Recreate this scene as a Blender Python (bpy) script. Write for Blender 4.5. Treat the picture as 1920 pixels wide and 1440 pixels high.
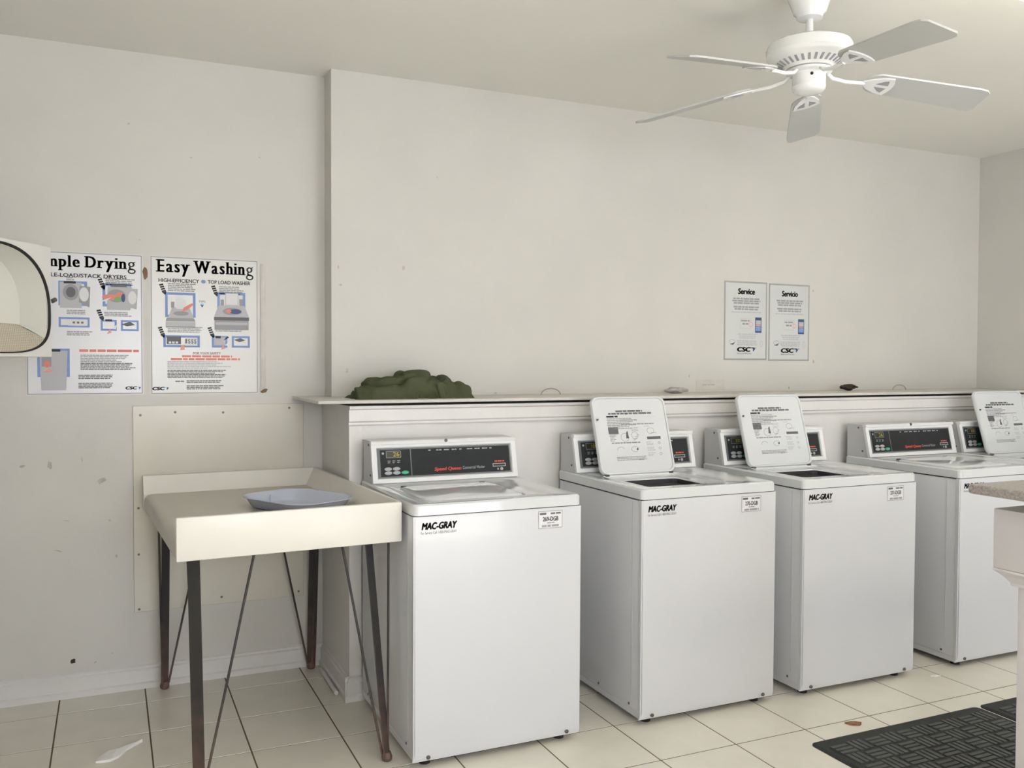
import bpy, bmesh, math, random
from mathutils import Vector, Matrix

# ------------------------------------------------------------------ reset
for o in list(bpy.data.objects):
    bpy.data.objects.remove(o, do_unlink=True)
scene = bpy.context.scene
C = scene.collection
R = math.radians

# ------------------------------------------------------------------ camera
F_PX, YAW, PITCH, ROLL, CAM_H = 1674.3, 24.246, -1.417, 0.179, 1.4135
y_, p_, r_ = R(YAW), R(PITCH), R(ROLL)
fw = Vector((math.sin(y_) * math.cos(p_), math.cos(y_) * math.cos(p_), math.sin(p_)))
rt = Vector((math.cos(y_), -math.sin(y_), 0))
up = rt.cross(fw)
rt2 = math.cos(r_) * rt + math.sin(r_) * up
up2 = -math.sin(r_) * rt + math.cos(r_) * up
cd = bpy.data.cameras.new('camera')
cam = bpy.data.objects.new('camera', cd)
C.objects.link(cam)
M = Matrix((rt2, up2, -fw)).transposed().to_4x4()
M.translation = (0, 0, CAM_H)
cam.matrix_world = M
cd.sensor_fit = 'HORIZONTAL'
cd.sensor_width = 36.0
cd.lens = F_PX / 1920 * 36
cd.clip_start = 0.02
scene.camera = cam

# ------------------------------------------------------------------ world, daylight, exposure
w = bpy.data.worlds.new('sky')
scene.world = w
w.use_nodes = True
bg = w.node_tree.nodes['Background']
bg.inputs['Color'].default_value = (0.80, 0.88, 1.0, 1)
bg.inputs['Strength'].default_value = 1.0


def area(name, loc, rot, sx, sy, power, col):
    l = bpy.data.lights.new(name, 'AREA')
    l.shape = 'RECTANGLE'
    l.size, l.size_y, l.energy, l.color = sx, sy, power, col
    o = bpy.data.objects.new(name, l)
    C.objects.link(o)
    o.location, o.rotation_euler = loc, rot
    return o


# daylight entering through the wide door opening and the window behind the camera
area('door_daylight', (3.0, -1.72, 1.08), (R(90), 0, 0), 2.3, 2.1, 74, (0.83, 0.87, 1.0))
area('window_daylight', (0.5, -1.72, 1.50), (R(90), 0, 0), 1.3, 1.1, 78, (0.93, 0.94, 1.0))
sl = bpy.data.lights.new('sun', 'SUN')
sl.energy, sl.angle, sl.color = 58.0, R(2.0), (1.0, 0.965, 0.91)
so_ = bpy.data.objects.new('sun', sl)
C.objects.link(so_)
so_.rotation_euler = Vector((-0.10, 0.55, -0.83)).to_track_quat('-Z', 'Y').to_euler()
vs = scene.view_settings
vs.view_transform = 'Standard'
vs.look = 'None'
vs.gamma = 1
vs.use_curve_mapping = False
vs.exposure = -0.27

# ------------------------------------------------------------------ materials
MATS = {}


def mat(name, col, rough=0.5, metal=0.0, var=0.0, vscale=4.0, bump=0.0, bscale=60.0, spec=0.5, col2=None,
        emit=None, estr=0.0, alpha=None, coat=0.0):
    if name in MATS:
        return MATS[name]
    m = bpy.data.materials.new(name)
    m.use_nodes = True
    nt = m.node_tree
    b = nt.nodes['Principled BSDF']
    b.inputs['Base Color'].default_value = (*col, 1)
    b.inputs['Roughness'].default_value = rough
    b.inputs['Metallic'].default_value = metal
    b.inputs['Specular IOR Level'].default_value = spec
    b.inputs['Coat Weight'].default_value = coat
    tc = nt.nodes.new('ShaderNodeTexCoord')
    if var or col2:
        n = nt.nodes.new('ShaderNodeTexNoise')
        n.inputs['Scale'].default_value = vscale
        n.inputs['Detail'].default_value = 6
        n.inputs['Roughness'].default_value = 0.6
        nt.links.new(tc.outputs['Object'], n.inputs['Vector'])
        rp = nt.nodes.new('ShaderNodeValToRGB')
        rp.color_ramp.elements[0].position = 0.32
        rp.color_ramp.elements[1].position = 0.68
        c2 = col2 or tuple(c * (1 - var) for c in col)
        rp.color_ramp.elements[0].color = (*c2, 1)
        rp.color_ramp.elements[1].color = (*col, 1)
        nt.links.new(n.outputs['Fac'], rp.inputs['Fac'])
        nt.links.new(rp.outputs['Color'], b.inputs['Base Color'])
    if bump:
        n2 = nt.nodes.new('ShaderNodeTexNoise')
        n2.inputs['Scale'].default_value = bscale
        n2.inputs['Detail'].default_value = 3
        nt.links.new(tc.outputs['Object'], n2.inputs['Vector'])
        bp = nt.nodes.new('ShaderNodeBump')
        bp.inputs['Strength'].default_value = bump
        bp.inputs['Distance'].default_value = 0.004
        nt.links.new(n2.outputs['Fac'], bp.inputs['Height'])
        nt.links.new(bp.outputs['Normal'], b.inputs['Normal'])
    if emit:
        b.inputs['Emission Color'].default_value = (*emit, 1)
        b.inputs['Emission Strength'].default_value = estr
    MATS[name] = m
    return m


m_wall = mat('wall_paint', (0.685, 0.668, 0.625), 0.42, var=0.055, vscale=2.4, bump=0.12, bscale=45, spec=0.35)
m_trim = mat('trim_paint', (0.77, 0.755, 0.73), 0.35, var=0.05, vscale=9, bump=0.08, bscale=30)
m_ceil = mat('ceiling_paint', (0.86, 0.85, 0.79), 0.6, var=0.02, vscale=2, spec=0.3)
m_shelf = mat('shelf_paint', (0.66, 0.64, 0.58), 0.4, var=0.12, vscale=6)
m_tile = mat('floor_tile', (0.79, 0.755, 0.66), 0.28, var=0.07, vscale=7, bump=0.05, bscale=25)
m_grout = mat('grout', (0.16, 0.125, 0.08), 0.9, var=0.3, vscale=12)
m_enamel = mat('washer_enamel', (0.69, 0.70, 0.73), 0.22, var=0.02, vscale=3, coat=0.2)
m_enamel2 = mat('washer_top_enamel', (0.70, 0.72, 0.73), 0.12, var=0.02, vscale=3, coat=0.4)
m_dark = mat('dark_gap', (0.02, 0.02, 0.02), 0.8, var=0.2)
m_steel = mat('drum_steel', (0.10, 0.10, 0.11), 0.4, 0.6, var=0.1)
m_consoleside = mat('console_side_grey', (0.60, 0.60, 0.60), 0.35, var=0.04)
m_frame = mat('console_frame_white', (0.84, 0.84, 0.84), 0.3, var=0.02)
m_panel = mat('control_panel_black', (0.028, 0.031, 0.033), 0.6, var=0.15, vscale=20, spec=0.25)
m_panelgrey = mat('control_panel_grey', (0.16, 0.17, 0.175), 0.4, var=0.05)
m_btn = mat('button_grey', (0.42, 0.43, 0.44), 0.4, var=0.05)
m_green = mat('start_button_green', (0.05, 0.48, 0.26), 0.35, var=0.05)
m_disp = mat('display_glass', (0.05, 0.052, 0.035), 0.15, var=0.1)
m_digit = mat('display_digit', (0.5, 0.42, 0.08), 0.5, var=0.02, emit=(0.7, 0.55, 0.1), estr=0.04)
m_red = mat('print_red', (0.80, 0.10, 0.06), 0.5, var=0.02)
m_black = mat('print_black', (0.012, 0.012, 0.014), 0.5, var=0.02)
m_dgrey = mat('print_dark_grey', (0.13, 0.13, 0.14), 0.5, var=0.02)
m_grey = mat('print_grey', (0.33, 0.33, 0.35), 0.5, var=0.02)
m_lgrey = mat('print_light_grey', (0.50, 0.50, 0.52), 0.5, var=0.02)
m_blue = mat('print_blue', (0.22, 0.34, 0.66), 0.5, var=0.1, vscale=30)
m_lblue = mat('print_light_blue', (0.35, 0.62, 0.85), 0.5, var=0.05)
m_pink = mat('print_pink', (0.85, 0.38, 0.34), 0.5, var=0.05)
m_salmon = mat('print_red_text', (0.80, 0.25, 0.20), 0.5, var=0.02)
m_lime = mat('print_green', (0.25, 0.45, 0.16), 0.5, var=0.1)
m_navy = mat('print_navy', (0.05, 0.09, 0.22), 0.5, var=0.05)
m_whiteprint = mat('print_white', (0.75, 0.75, 0.76), 0.5, var=0.02)
m_paper = mat('poster_paper', (0.78, 0.78, 0.80), 0.25, var=0.02, vscale=5)
m_paper2 = mat('poster_paper_cream', (0.74, 0.74, 0.71), 0.25, var=0.02, vscale=5)
m_lam = mat('laminated_notice', (0.66, 0.68, 0.67), 0.2, var=0.03, vscale=5)
m_lamedge = mat('laminate_edge', (0.40, 0.41, 0.40), 0.3, var=0.1, vscale=20)
m_tape = mat('brown_tape', (0.22, 0.11, 0.045), 0.5, var=0.3, vscale=30)
m_strip = mat('white_strip', (0.68, 0.65, 0.60), 0.5, var=0.12, vscale=14)
m_sheet = mat('sheet_panel_cream', (0.71, 0.675, 0.58), 0.22, var=0.08, vscale=3, bump=0.05, bscale=8)
m_screw = mat('screw_metal', (0.16, 0.15, 0.14), 0.4, 0.7, var=0.2, vscale=50)
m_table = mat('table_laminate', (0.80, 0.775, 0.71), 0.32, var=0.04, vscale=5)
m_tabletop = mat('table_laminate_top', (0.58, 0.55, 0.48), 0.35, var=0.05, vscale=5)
m_bluetray = mat('tray_plastic', (0.56, 0.60, 0.72), 0.25, var=0.04, vscale=9)
m_cloth = mat('olive_cloth', (0.100, 0.112, 0.062), 0.95, var=0.25, vscale=9, bump=0.4, bscale=300, spec=0.1)
m_fan = mat('fan_white', (0.86, 0.87, 0.86), 0.18, var=0.02, coat=0.4)
m_blade = mat('fan_blade', (0.54, 0.55, 0.53), 0.45, var=0.05, vscale=6)
m_mat = mat('mat_rubber', (0.028, 0.030, 0.029), 0.7, var=0.4, vscale=18)
m_matbar = mat('mat_tread', (0.105, 0.110, 0.106), 0.75, var=0.4, vscale=25)
m_counter = mat('counter_laminate', (0.50, 0.46, 0.43), 0.3, col2=(0.24, 0.21, 0.20), vscale=140)
m_counterpaint = mat('counter_paint', (0.70, 0.67, 0.68), 0.4, var=0.06, vscale=6, bump=0.08, bscale=25)
m_gasket = mat('gasket_black', (0.015, 0.014, 0.014), 0.6, var=0.2)
m_door = mat('dryer_enamel', (0.74, 0.73, 0.70), 0.3, var=0.02)
m_doorin = mat('dryer_door_liner', (0.70, 0.70, 0.64), 0.3, var=0.03)
m_tissue = mat('tissue', (0.90, 0.89, 0.87), 0.9, var=0.04, vscale=20)
m_leaf = mat('dry_leaf', (0.35, 0.18, 0.08), 0.8, var=0.4, vscale=60)
m_wire = mat('wire_grey', (0.42, 0.40, 0.36), 0.4, 0.3, var=0.2, vscale=40)
m_plaster = mat('chipped_plaster', (0.55, 0.53, 0.49), 0.9, var=0.4, vscale=40, bump=0.6, bscale=120)
m_hole = mat('hole_dark', (0.06, 0.042, 0.03), 0.9, var=0.4, vscale=60)
m_scuff = mat('wall_scuff', (0.60, 0.57, 0.52), 0.7, var=0.3, vscale=50)
m_lens = mat('light_diffuser', (0.9, 0.9, 0.88), 0.5, var=0.01, emit=(1.0, 0.95, 0.85), estr=9.5)

# rusty dark steel for the table legs: rust has its own ragged shape near the feet
m_leg = bpy.data.materials.new('leg_steel_rusty')
m_leg.use_nodes = True
nt = m_leg.node_tree
b = nt.nodes['Principled BSDF']
b.inputs['Roughness'].default_value = 0.55
b.inputs['Metallic'].default_value = 0.3
geo = nt.nodes.new('ShaderNodeNewGeometry')
sep = nt.nodes.new('ShaderNodeSeparateXYZ')
nz = nt.nodes.new('ShaderNodeTexNoise')
nz.inputs['Scale'].default_value = 25
mr = nt.nodes.new('ShaderNodeMapRange')
mr.inputs[1].default_value, mr.inputs[2].default_value = 0.0, 0.5
ad = nt.nodes.new('ShaderNodeMath')
ad.operation = 'MULTIPLY_ADD'
ad.inputs[1].default_value = 0.7
ramp = nt.nodes.new('ShaderNodeValToRGB')
ramp.color_ramp.elements[0].position, ramp.color_ramp.elements[1].position = 0.35, 1.05
ramp.color_ramp.elements[0].color = (0.16, 0.10, 0.08, 1)
ramp.color_ramp.elements[1].color = (0.055, 0.052, 0.05, 1)
nt.links.new(geo.outputs['Position'], sep.inputs[0])
nt.links.new(geo.outputs['Position'], nz.inputs['Vector'])
nt.links.new(sep.outputs['Z'], mr.inputs[0])
nt.links.new(nz.outputs['Fac'], ad.inputs[0])
nt.links.new(mr.outputs[0], ad.inputs[2])
nt.links.new(ad.outputs[0], ramp.inputs[0])
nt.links.new(ramp.outputs[0], b.inputs['Base Color'])

# perforated beige sheet (tiny holes) in the dryer door
m_perf = bpy.data.materials.new('perforated_sheet')
m_perf.use_nodes = True
nt = m_perf.node_tree
b = nt.nodes['Principled BSDF']
b.inputs['Roughness'].default_value = 0.4
tc = nt.nodes.new('ShaderNodeTexCoord')
vo = nt.nodes.new('ShaderNodeTexVoronoi')
vo.inputs['Scale'].default_value = 170
vo.inputs['Randomness'].default_value = 0.0
ramp = nt.nodes.new('ShaderNodeValToRGB')
ramp.color_ramp.elements[0].position, ramp.color_ramp.elements[1].position = 0.28, 0.42
ramp.color_ramp.elements[0].color = (0.30, 0.25, 0.18, 1)
ramp.color_ramp.elements[1].color = (0.62, 0.56, 0.45, 1)
nt.links.new(tc.outputs['Object'], vo.inputs['Vector'])
nt.links.new(vo.outputs['Distance'], ramp.inputs[0])
nt.links.new(ramp.outputs[0], b.inputs['Base Color'])


# ------------------------------------------------------------------ mesh helpers
def obj(name, bm, m, parent=None, smooth=None, label=None):
    me = bpy.data.meshes.new(name)
    bmesh.ops.recalc_face_normals(bm, faces=bm.faces)
    bm.to_mesh(me)
    bm.free()
    me.materials.append(m)
    if smooth:
        for p in me.polygons:
            p.use_smooth = True
        me.set_sharp_from_angle(angle=R(smooth))
    o = bpy.data.objects.new(name, me)
    C.objects.link(o)
    if parent:
        o.parent = parent
    if label:
        o['label'] = label
    return o


def tag(o, label, cat, group=None, kind=None):
    o['label'] = label
    o['category'] = cat
    if group:
        o['group'] = group
    if kind:
        o['kind'] = kind
    return o


def thing(name, label, cat, loc=(0, 0, 0), rz=0.0, group=None):
    o = bpy.data.objects.new(name, None)
    o.empty_display_size = 0.05
    C.objects.link(o)
    o.location = loc
    o.rotation_euler = (0, 0, rz)
    return tag(o, label, cat, group)


def struct(o):
    o['kind'] = 'structure'
    return o


def box(bm, x0, x1, y0, y1, z0, z1, bev=0.0, seg=2):
    vs_ = [bm.verts.new(p) for p in ((x0, y0, z0), (x1, y0, z0), (x1, y1, z0), (x0, y1, z0),
                                      (x0, y0, z1), (x1, y0, z1), (x1, y1, z1), (x0, y1, z1))]
    fs = [bm.faces.new([vs_[i] for i in q]) for q in ((3, 2, 1, 0), (4, 5, 6, 7), (0, 1, 5, 4), (1, 2, 6, 5),
                                                       (2, 3, 7, 6), (3, 0, 4, 7))]
    if bev:
        es = list({e for f in fs for e in f.edges})
        bmesh.ops.bevel(bm, geom=es, offset=bev, segments=seg, affect='EDGES', profile=0.5)
    return bm


def B():
    return bmesh.new()


def bx(name, m, parent, x0, x1, y0, y1, z0, z1, bev=0.0, seg=2, smooth=None, label=None):
    bm = box(B(), x0, x1, y0, y1, z0, z1, bev, seg)
    return obj(name, bm, m, parent, smooth if smooth else (40 if bev else None), label)


def loops(bm, rings, close=True, cap0=True, cap1=True):
    """skin a list of equal-length point rings"""
    vr = [[bm.verts.new(p) for p in r] for r in rings]
    n = len(vr[0])
    for a, b_ in zip(vr[:-1], vr[1:]):
        for i in range(n if close else n - 1):
            j = (i + 1) % n
            bm.faces.new((a[i], a[j], b_[j], b_[i]))
    if cap0:
        bm.faces.new(list(reversed(vr[0])))
    if cap1:
        bm.faces.new(vr[-1])
    return bm


def tube(bm, pts, r, n=10, r1=None):
    pts = [Vector(p) for p in pts]
    rings = []
    ref = None
    for i, p in enumerate(pts):
        t = (pts[min(i + 1, len(pts) - 1)] - pts[max(i - 1, 0)]).normalized()
        if ref is None:
            ref = t.orthogonal().normalized()
        ref = (ref - t * ref.dot(t)).normalized()
        bi = t.cross(ref)
        rr = r if r1 is None else r + (r1 - r) * i / (len(pts) - 1)
        rings.append([p + rr * (math.cos(2 * math.pi * k / n) * ref + math.sin(2 * math.pi * k / n) * bi) for k in range(n)])
    return loops(bm, rings)


def lathe(bm, prof, cx=0, cy=0, n=40, cap=True):
    rings = [[(cx + r * math.cos(2 * math.pi * k / n), cy + r * math.sin(2 * math.pi * k / n), z) for k in range(n)]
             for r, z in prof]
    return loops(bm, rings, cap0=cap, cap1=cap)


def rrect(x0, x1, y0, y1, r, n=6):
    pts = []
    for cx, cy, a0 in ((x1 - r, y0 + r, -90), (x1 - r, y1 - r, 0), (x0 + r, y1 - r, 90), (x0 + r, y0 + r, 180)):
        for k in range(n + 1):
            a = R(a0 + 90 * k / n)
            pts.append((cx + r * math.cos(a), cy + r * math.sin(a)))
    return pts


def prism_y(bm, outline, y0, y1):
    """outline in (x,z) extruded along y"""
    return loops(bm, [[(x, y0, z) for x, z in outline], [(x, y1, z) for x, z in outline]])


def prism_x(bm, outline, x0, x1):
    """outline in (y,z) extruded along x"""
    return loops(bm, [[(x0, y, z) for y, z in outline], [(x1, y, z) for y, z in outline]])


def prism_z(bm, outline, z0, z1):
    return loops(bm, [[(x, y, z0) for x, y in outline], [(x, y, z1) for x, y in outline]])


# ------------------------------------------------------------------ lettering and flat print
_glyph = {}


def glyphs(s, bold=0.0, shear=0.0):
    key = (s, bold, shear)
    if key not in _glyph:
        cu = bpy.data.curves.new('lettering', 'FONT')
        cu.body = s
        cu.size = 1
        cu.offset = bold
        cu.shear = shear
        cu.resolution_u = 3
        ob = bpy.data.objects.new('lettering', cu)
        me = bpy.data.meshes.new_from_object(ob)
        _glyph[key] = ([tuple(v.co[:2]) for v in me.vertices], [tuple(p.vertices) for p in me.polygons])
        bpy.data.objects.remove(ob)
        bpy.data.curves.remove(cu)
        bpy.data.meshes.remove(me)
    return _glyph[key]


def bbox(vv):
    xs = [v[0] for v in vv]
    ys = [v[1] for v in vv]
    return min(xs), max(xs), min(ys), max(ys)


SERIF = {'E': [(.12, 0, .2), (.12, 'C', .2)], 'W': [(.06, 'C', .17), (.94, 'C', .17), (.5, 'C', .12)], 'D': [(.12, 0, .2), (.12, 'C', .2)],
         'S': [], 'h': [(.14, 0, .15), (.86, 0, .15), (.08, 'A', .12)], 'i': [(.5, 0, .15), (.2, 'X', .1)],
         'n': [(.14, 0, .15), (.86, 0, .15), (.08, 'X', .12)], 'm': [(.08, 0, .14), (.5, 0, .14), (.92, 0, .14), (.05, 'X', .1)],
         'p': [(.14, 'D', .15), (.08, 'X', .12)], 'l': [(.5, 0, .15), (.2, 'A', .1)], 'r': [(.2, 0, .17), (.1, 'X', .12)],
         'y': [(.06, 'X', .15), (.94, 'X', .15)], 'a': [(.98, 0, .1)], 'g': [(.95, 'X', .1)], 's': [], 'e': []}


class Print:
    """flat ink on a plane: origin o, axes u (right) and v (up), stand-off n"""

    def __init__(self, o, u, v, off=0.0006):
        self.o, self.u, self.v = Vector(o), Vector(u), Vector(v)
        self.n = self.u.cross(self.v)
        self.off = off
        self.b = []
        self.f = {}

    def new(self, key):
        bm = B()
        self.b.append((key, bm))
        return bm

    def fine(self, key):
        if key not in self.f:
            self.f[key] = B()
        return self.f[key]

    def P(self, a, c, lift=1.0):
        return self.o + self.u * a + self.v * c + self.n * (self.off * lift)

    def poly(self, key, pts, lift=1.0, fine=False):
        bm = self.fine(key) if fine else self.new(key)
        bm.faces.new([bm.verts.new(self.P(a, c, lift)) for a, c in pts])

    def rect(self, key, a, c, w_, h, lift=1.0, fine=False):
        self.poly(key, ((a, c), (a + w_, c), (a + w_, c + h), (a, c + h)), lift, fine)

    def ell(self, key, a, c, ra, rc, lift=1.0, n=18):
        self.poly(key, [(a + ra * math.cos(2 * math.pi * k / n), c + rc * math.sin(2 * math.pi * k / n)) for k in range(n)], lift)

    def frame(self, key, a, c, w_, h, t, lift=1.0):
        loops(self.new(key), [[self.P(*q, lift) for q in ((a + i, c + i), (a + w_ - i, c + i), (a + w_ - i, c + h - i), (a + i, c + h - i))] for i in (0, t)],
              cap0=False, cap1=False)

    def ring(self, key, a, c, ra, rc, t, lift=1.0, n=20, a0=0, a1=360):
        full = a1 - a0 >= 360
        ts = [R(a0 + (a1 - a0) * k / n) for k in range(n if full else n + 1)]
        loops(self.new(key), [[self.P(a + math.cos(q) * (ra - i), c + math.sin(q) * (rc - i), lift) for q in ts] for i in (0, t)], close=full, cap0=False, cap1=False)

    def add(self, key, vv, ff, lift=1.0):
        bm = self.new(key)
        bv = [bm.verts.new(self.P(a, c, lift)) for a, c in vv]
        for f in ff:
            if len(set(f)) >= 3:
                try:
                    bm.faces.new([bv[i] for i in f])
                except ValueError:
                    pass

    def text(self, key, s, a, c, w_, h, bold=0.0, shear=0.0, lift=1.0):
        vv, ff = glyphs(s, 0.0, shear)
        V, Fc = [], []
        for dx, dy in (((0, 0),) if bold < .012 else ((-bold, 0), (0, bold * .6), (0, -bold * .6), (bold, 0))):
            k = len(V)
            V += [(x + dx, y + dy) for x, y in vv]
            Fc += [tuple(i + k for i in f) for f in ff]
        x0, x1, y0, y1 = bbox(V)
        self.add(key, [(a + (x - x0) / (x1 - x0) * w_, c + (y - y0) / (y1 - y0) * h) for x, y in V], Fc, lift)

    def serif(self, key, s, a, c, w_, h, bold=0.045, lift=1.0):
        cap = bbox(glyphs('E')[0])[3]
        xh = bbox(glyphs('x')[0])[3]
        asc = bbox(glyphs('l')[0])[3]
        dsc = bbox(glyphs('p')[0])[2]
        lv = {0: 0, 'C': cap, 'X': xh, 'A': asc, 'D': dsc}
        th = 0.06
        V, Fc, x = [], [], 0.0

        def quad(*pts):
            k = len(V)
            V.extend(pts)
            Fc.append((k, k + 1, k + 2, k + 3))

        def oval(cx, cy, rx, ry, tx, ty, n=20):
            for q in range(n):
                t0, t1 = 2 * math.pi * q / n, 2 * math.pi * (q + 1) / n
                quad((cx + rx * math.cos(t0), cy + ry * math.sin(t0)), (cx + rx * math.cos(t1), cy + ry * math.sin(t1)),
                     (cx + (rx - tx) * math.cos(t1), cy + (ry - ty) * math.sin(t1)), (cx + (rx - tx) * math.cos(t0), cy + (ry - ty) * math.sin(t0)))
        for ch in s:
            if ch == ' ':
                x += 0.26
                continue
            if ch == 'g':       # two-storey serif g
                oval(x + .25, xh * .66, .235, xh * .36, .14, .07)
                oval(x + .27, dsc * .52, .285, .165, .11, .075)
                quad((x + .10, xh * .38), (x + .20, xh * .30), (x + .19, .02), (x + .06, .06))
                quad((x + .08, .08), (x + .40, .02), (x + .44, -.07), (x + .08, -.03))
                quad((x + .36, xh * .86), (x + .50, xh * .90), (x + .54, xh * 1.06), (x + .38, xh * .98))
                x += .54 + .12
                continue
            vv, ff = glyphs(ch)
            x0, x1, y0, y1 = bbox(vv)
            for dx in (-bold, -bold * .33, bold * .33, bold):
                k = len(V)
                V += [(x + bold + p - x0 + dx, q) for p, q in vv]
                Fc += [tuple(i + k for i in f) for f in ff]
            for rel, l, hw in SERIF.get(ch, []):
                cxx = x + bold + rel * (x1 - x0)
                yy = lv[l]
                lo, hi = (yy, yy + th) if l in (0, 'D') else (yy - th, yy)
                quad((cxx - hw, lo), (cxx + hw, lo), (cxx + hw, hi), (cxx - hw, hi))
            x += x1 - x0 + 2 * bold + 0.11
        x0, x1, y0, y1 = bbox(V)
        self.add(key, [(a + (p - x0) / (x1 - x0) * w_, c + (q - y0) / (y1 - y0) * h) for p, q in V], Fc, lift)

    def words(self, key, a, c, w_, h, seed=0, lift=1.0):
        """one line of print too small to read: word-length strokes"""
        rnd = random.Random(seed * 7919 + int(a * 1e4) + int(c * 1e4))
        x = 0.0
        while x < w_:
            l = min(h * rnd.uniform(1.6, 5.5), w_ - x)
            if l > h * 0.5:
                self.rect(key, a + x, c, l, h, lift, True)
            x += l + h * 0.45

    def para(self, key, a, c, w_, lines, lh, fill=0.62, seed=0, ragged=0.2, center=False):
        rnd = random.Random(seed)
        for i in range(lines):
            ww = w_ * (1 - ragged * rnd.random())
            aa = a + (w_ - ww) / 2 if center else a
            self.words(key, aa, c - i * lh, ww, lh * fill, seed + i)

    def build(self, parent, mats):
        for key, bm in self.b:
            nm, m = mats[key]
            obj(nm, bm, m, parent)
        for key, bm in self.f.items():
            obj('fine_print', bm, mats[key][1], parent)['kind'] = 'stuff'
        self.b, self.f = [], {}


# ------------------------------------------------------------------ room shell
XL, XR, YF, YL, YR, HC = -1.35, 5.09, -1.6, 4.151, 4.015, 2.7255
XE, YH, XH = 0.9137, 3.640, 0.900          # upper return, half wall front, half wall end

struct(bx('floor', m_grout, None, XL - .1, XR + .1, YF - .1, YL + .1, -0.12, -0.0012))
floor = bpy.data.objects['floor']
T, TX, TY = 0.3294, -0.2005, 3.9614
tile_cache = {}


def tile_mesh(sx, sy):
    k = (round(sx, 3), round(sy, 3))
    if k not in tile_cache:
        bm = B()
        e, h = 0.0035, 0.0
        rings = []
        for ins, z in ((0, -0.0012), (0.0004, 0.0)):
            rings.append([(ins - sx / 2, ins - sy / 2, z), (sx / 2 - ins, ins - sy / 2, z), (sx / 2 - ins, sy / 2 - ins, z), (ins - sx / 2, sy / 2 - ins, z)])
        loops(bm, rings)
        bmesh.ops.recalc_face_normals(bm, faces=bm.faces)
        me = bpy.data.meshes.new('floor_tile')
        bm.to_mesh(me)
        bm.free()
        me.materials.append(m_tile)
        tile_cache[k] = me
    return tile_cache[k]


g = 0.0028
rest = B()
for i in range(-4, 17):
    for j in range(-1, 18):
        x0, x1 = max(TX + i * T, XL), min(TX + (i + 1) * T, XR)
        y1, y0 = min(TY - j * T, YL), max(TY - (j + 1) * T, YF)
        if x1 - x0 < .03 or y1 - y0 < .03:
            continue
        sx, sy = x1 - x0 - 2 * g, y1 - y0 - 2 * g
        cx, cy = (x0 + x1) / 2, (y0 + y1) / 2
        if y1 > 1.6 and x0 > -1.0 and not (cx < 0.3 and y1 < 2.2):
            o = bpy.data.objects.new('tile', tile_mesh(sx, sy))
            C.objects.link(o)
            o.location = (cx, cy, 0)
            o.parent = floor
        else:
            box(rest, cx - sx / 2, cx + sx / 2, cy - sy / 2, cy + sy / 2, -.0012, 0)
ro = obj('tile_field', rest, m_tile, floor)
ro['kind'] = 'stuff'

struct(bx('ceiling', m_ceil, None, XL - .1, XR + .1, YF - .1, YL + .1, HC, HC + .1))
struct(bx('wall_left', m_wall, None, XL - .1, XL, YF - .1, YL + .1, 0, HC))
struct(bx('wall_right', m_wall, None, XR, XR + .1, YF - .1, YL + .1, 0, HC))
wall_back = struct(bx('wall_back', m_wall, None, XL, XR, YL, YL + .1, 0, HC))
wall_upper = struct(bx('wall_back_upper', m_wall, None, XE, XR, YR, YL, 1.2285, HC))
half_wall = struct(bx('wall_back_lower', m_trim, None, XH, XR, YH, YL, 0, 1.2285))
# wall behind the camera with a wide door opening and a window opening
bm = B()
for a in ((XL, -.15, 0, HC), (-.15, 1.15, 0, .95), (-.15, 1.15, 2.05, HC), (1.15, 1.85, 0, HC), (1.85, 4.15, 2.13, HC), (4.15, XR, 0, HC)):
    box(bm, a[0], a[1], YF - .1, YF, a[2], a[3])
struct(obj('wall_front', bm, m_wall))
bm = B()
for a in ((1.85, 1.91, 0, 2.13), (4.09, 4.15, 0, 2.13), (1.85, 4.15, 2.07, 2.13)):
    box(bm, a[0], a[1], YF - .11, YF + .012, a[2], a[3])
struct(obj('door_1', bm, m_trim))
bm = B()
for a in ((-.15, -.1, .95, 2.05), (1.1, 1.15, .95, 2.05), (-.15, 1.15, .95, 1.0), (-.15, 1.15, 2.0, 2.05), (.48, .52, .95, 2.05)):
    box(bm, a[0], a[1], YF - .08, YF + .012, a[2], a[3])
struct(obj('window_1', bm, m_trim))

# shelf cap on the half wall
shelf = struct(bx('trim_1', m_shelf, None, .765, XR, 3.600, YR, 1.2395, 1.2535, 0.003))
bx('shelf_return', m_shelf, shelf, .765, XE, YR, YL, 1.2395, 1.2535)
# trim board under the shelf (profile in y,z)
prof = [(YH, 1.146), (YH - .010, 1.146), (YH - .014, 1.152), (YH - .014, 1.160), (YH - .020, 1.166), (YH - .020, 1.212),
        (YH - .030, 1.218), (YH - .032, 1.229), (YH, 1.229)]
struct(obj('trim_2', prism_x(B(), prof, XH - .004, XR), m_trim))
# white end board on the front of the half wall
struct(bx('trim_3', m_trim, None, XH - .002, XH + .052, YH - .010, YH, 0.105, 1.146, .002))


def base_profile(d0):
    return [(0, 0), (-.022 * d0, 0), (-.022 * d0, .022), (-.014 * d0, .028), (-.014 * d0, .080), (-.008 * d0, .086), (-.008 * d0, .094), (0, .100)]


struct(obj('baseboard_back', prism_x(B(), [(YL + a, z) for a, z in base_profile(1)], XL, XH), m_trim))
struct(obj('baseboard_side', prism_y(B(), [(XH + a, z) for a, z in base_profile(1)], YH - .02, YL - .022), m_trim))
struct(obj('baseboard_front', prism_x(B(), [(YH + a, z) for a, z in base_profile(1)], XH - .02, XR), m_trim))
bm = tube(B(), [(.868, 4.04, .010), (.867, 3.88, .010), (.865, 3.72, .010)], .0095, 8)
tag(obj('quarter_round', bm, m_trim, smooth=60), 'loose white quarter-round strip lying along baseboard of the half wall', 'molding strip')


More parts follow.
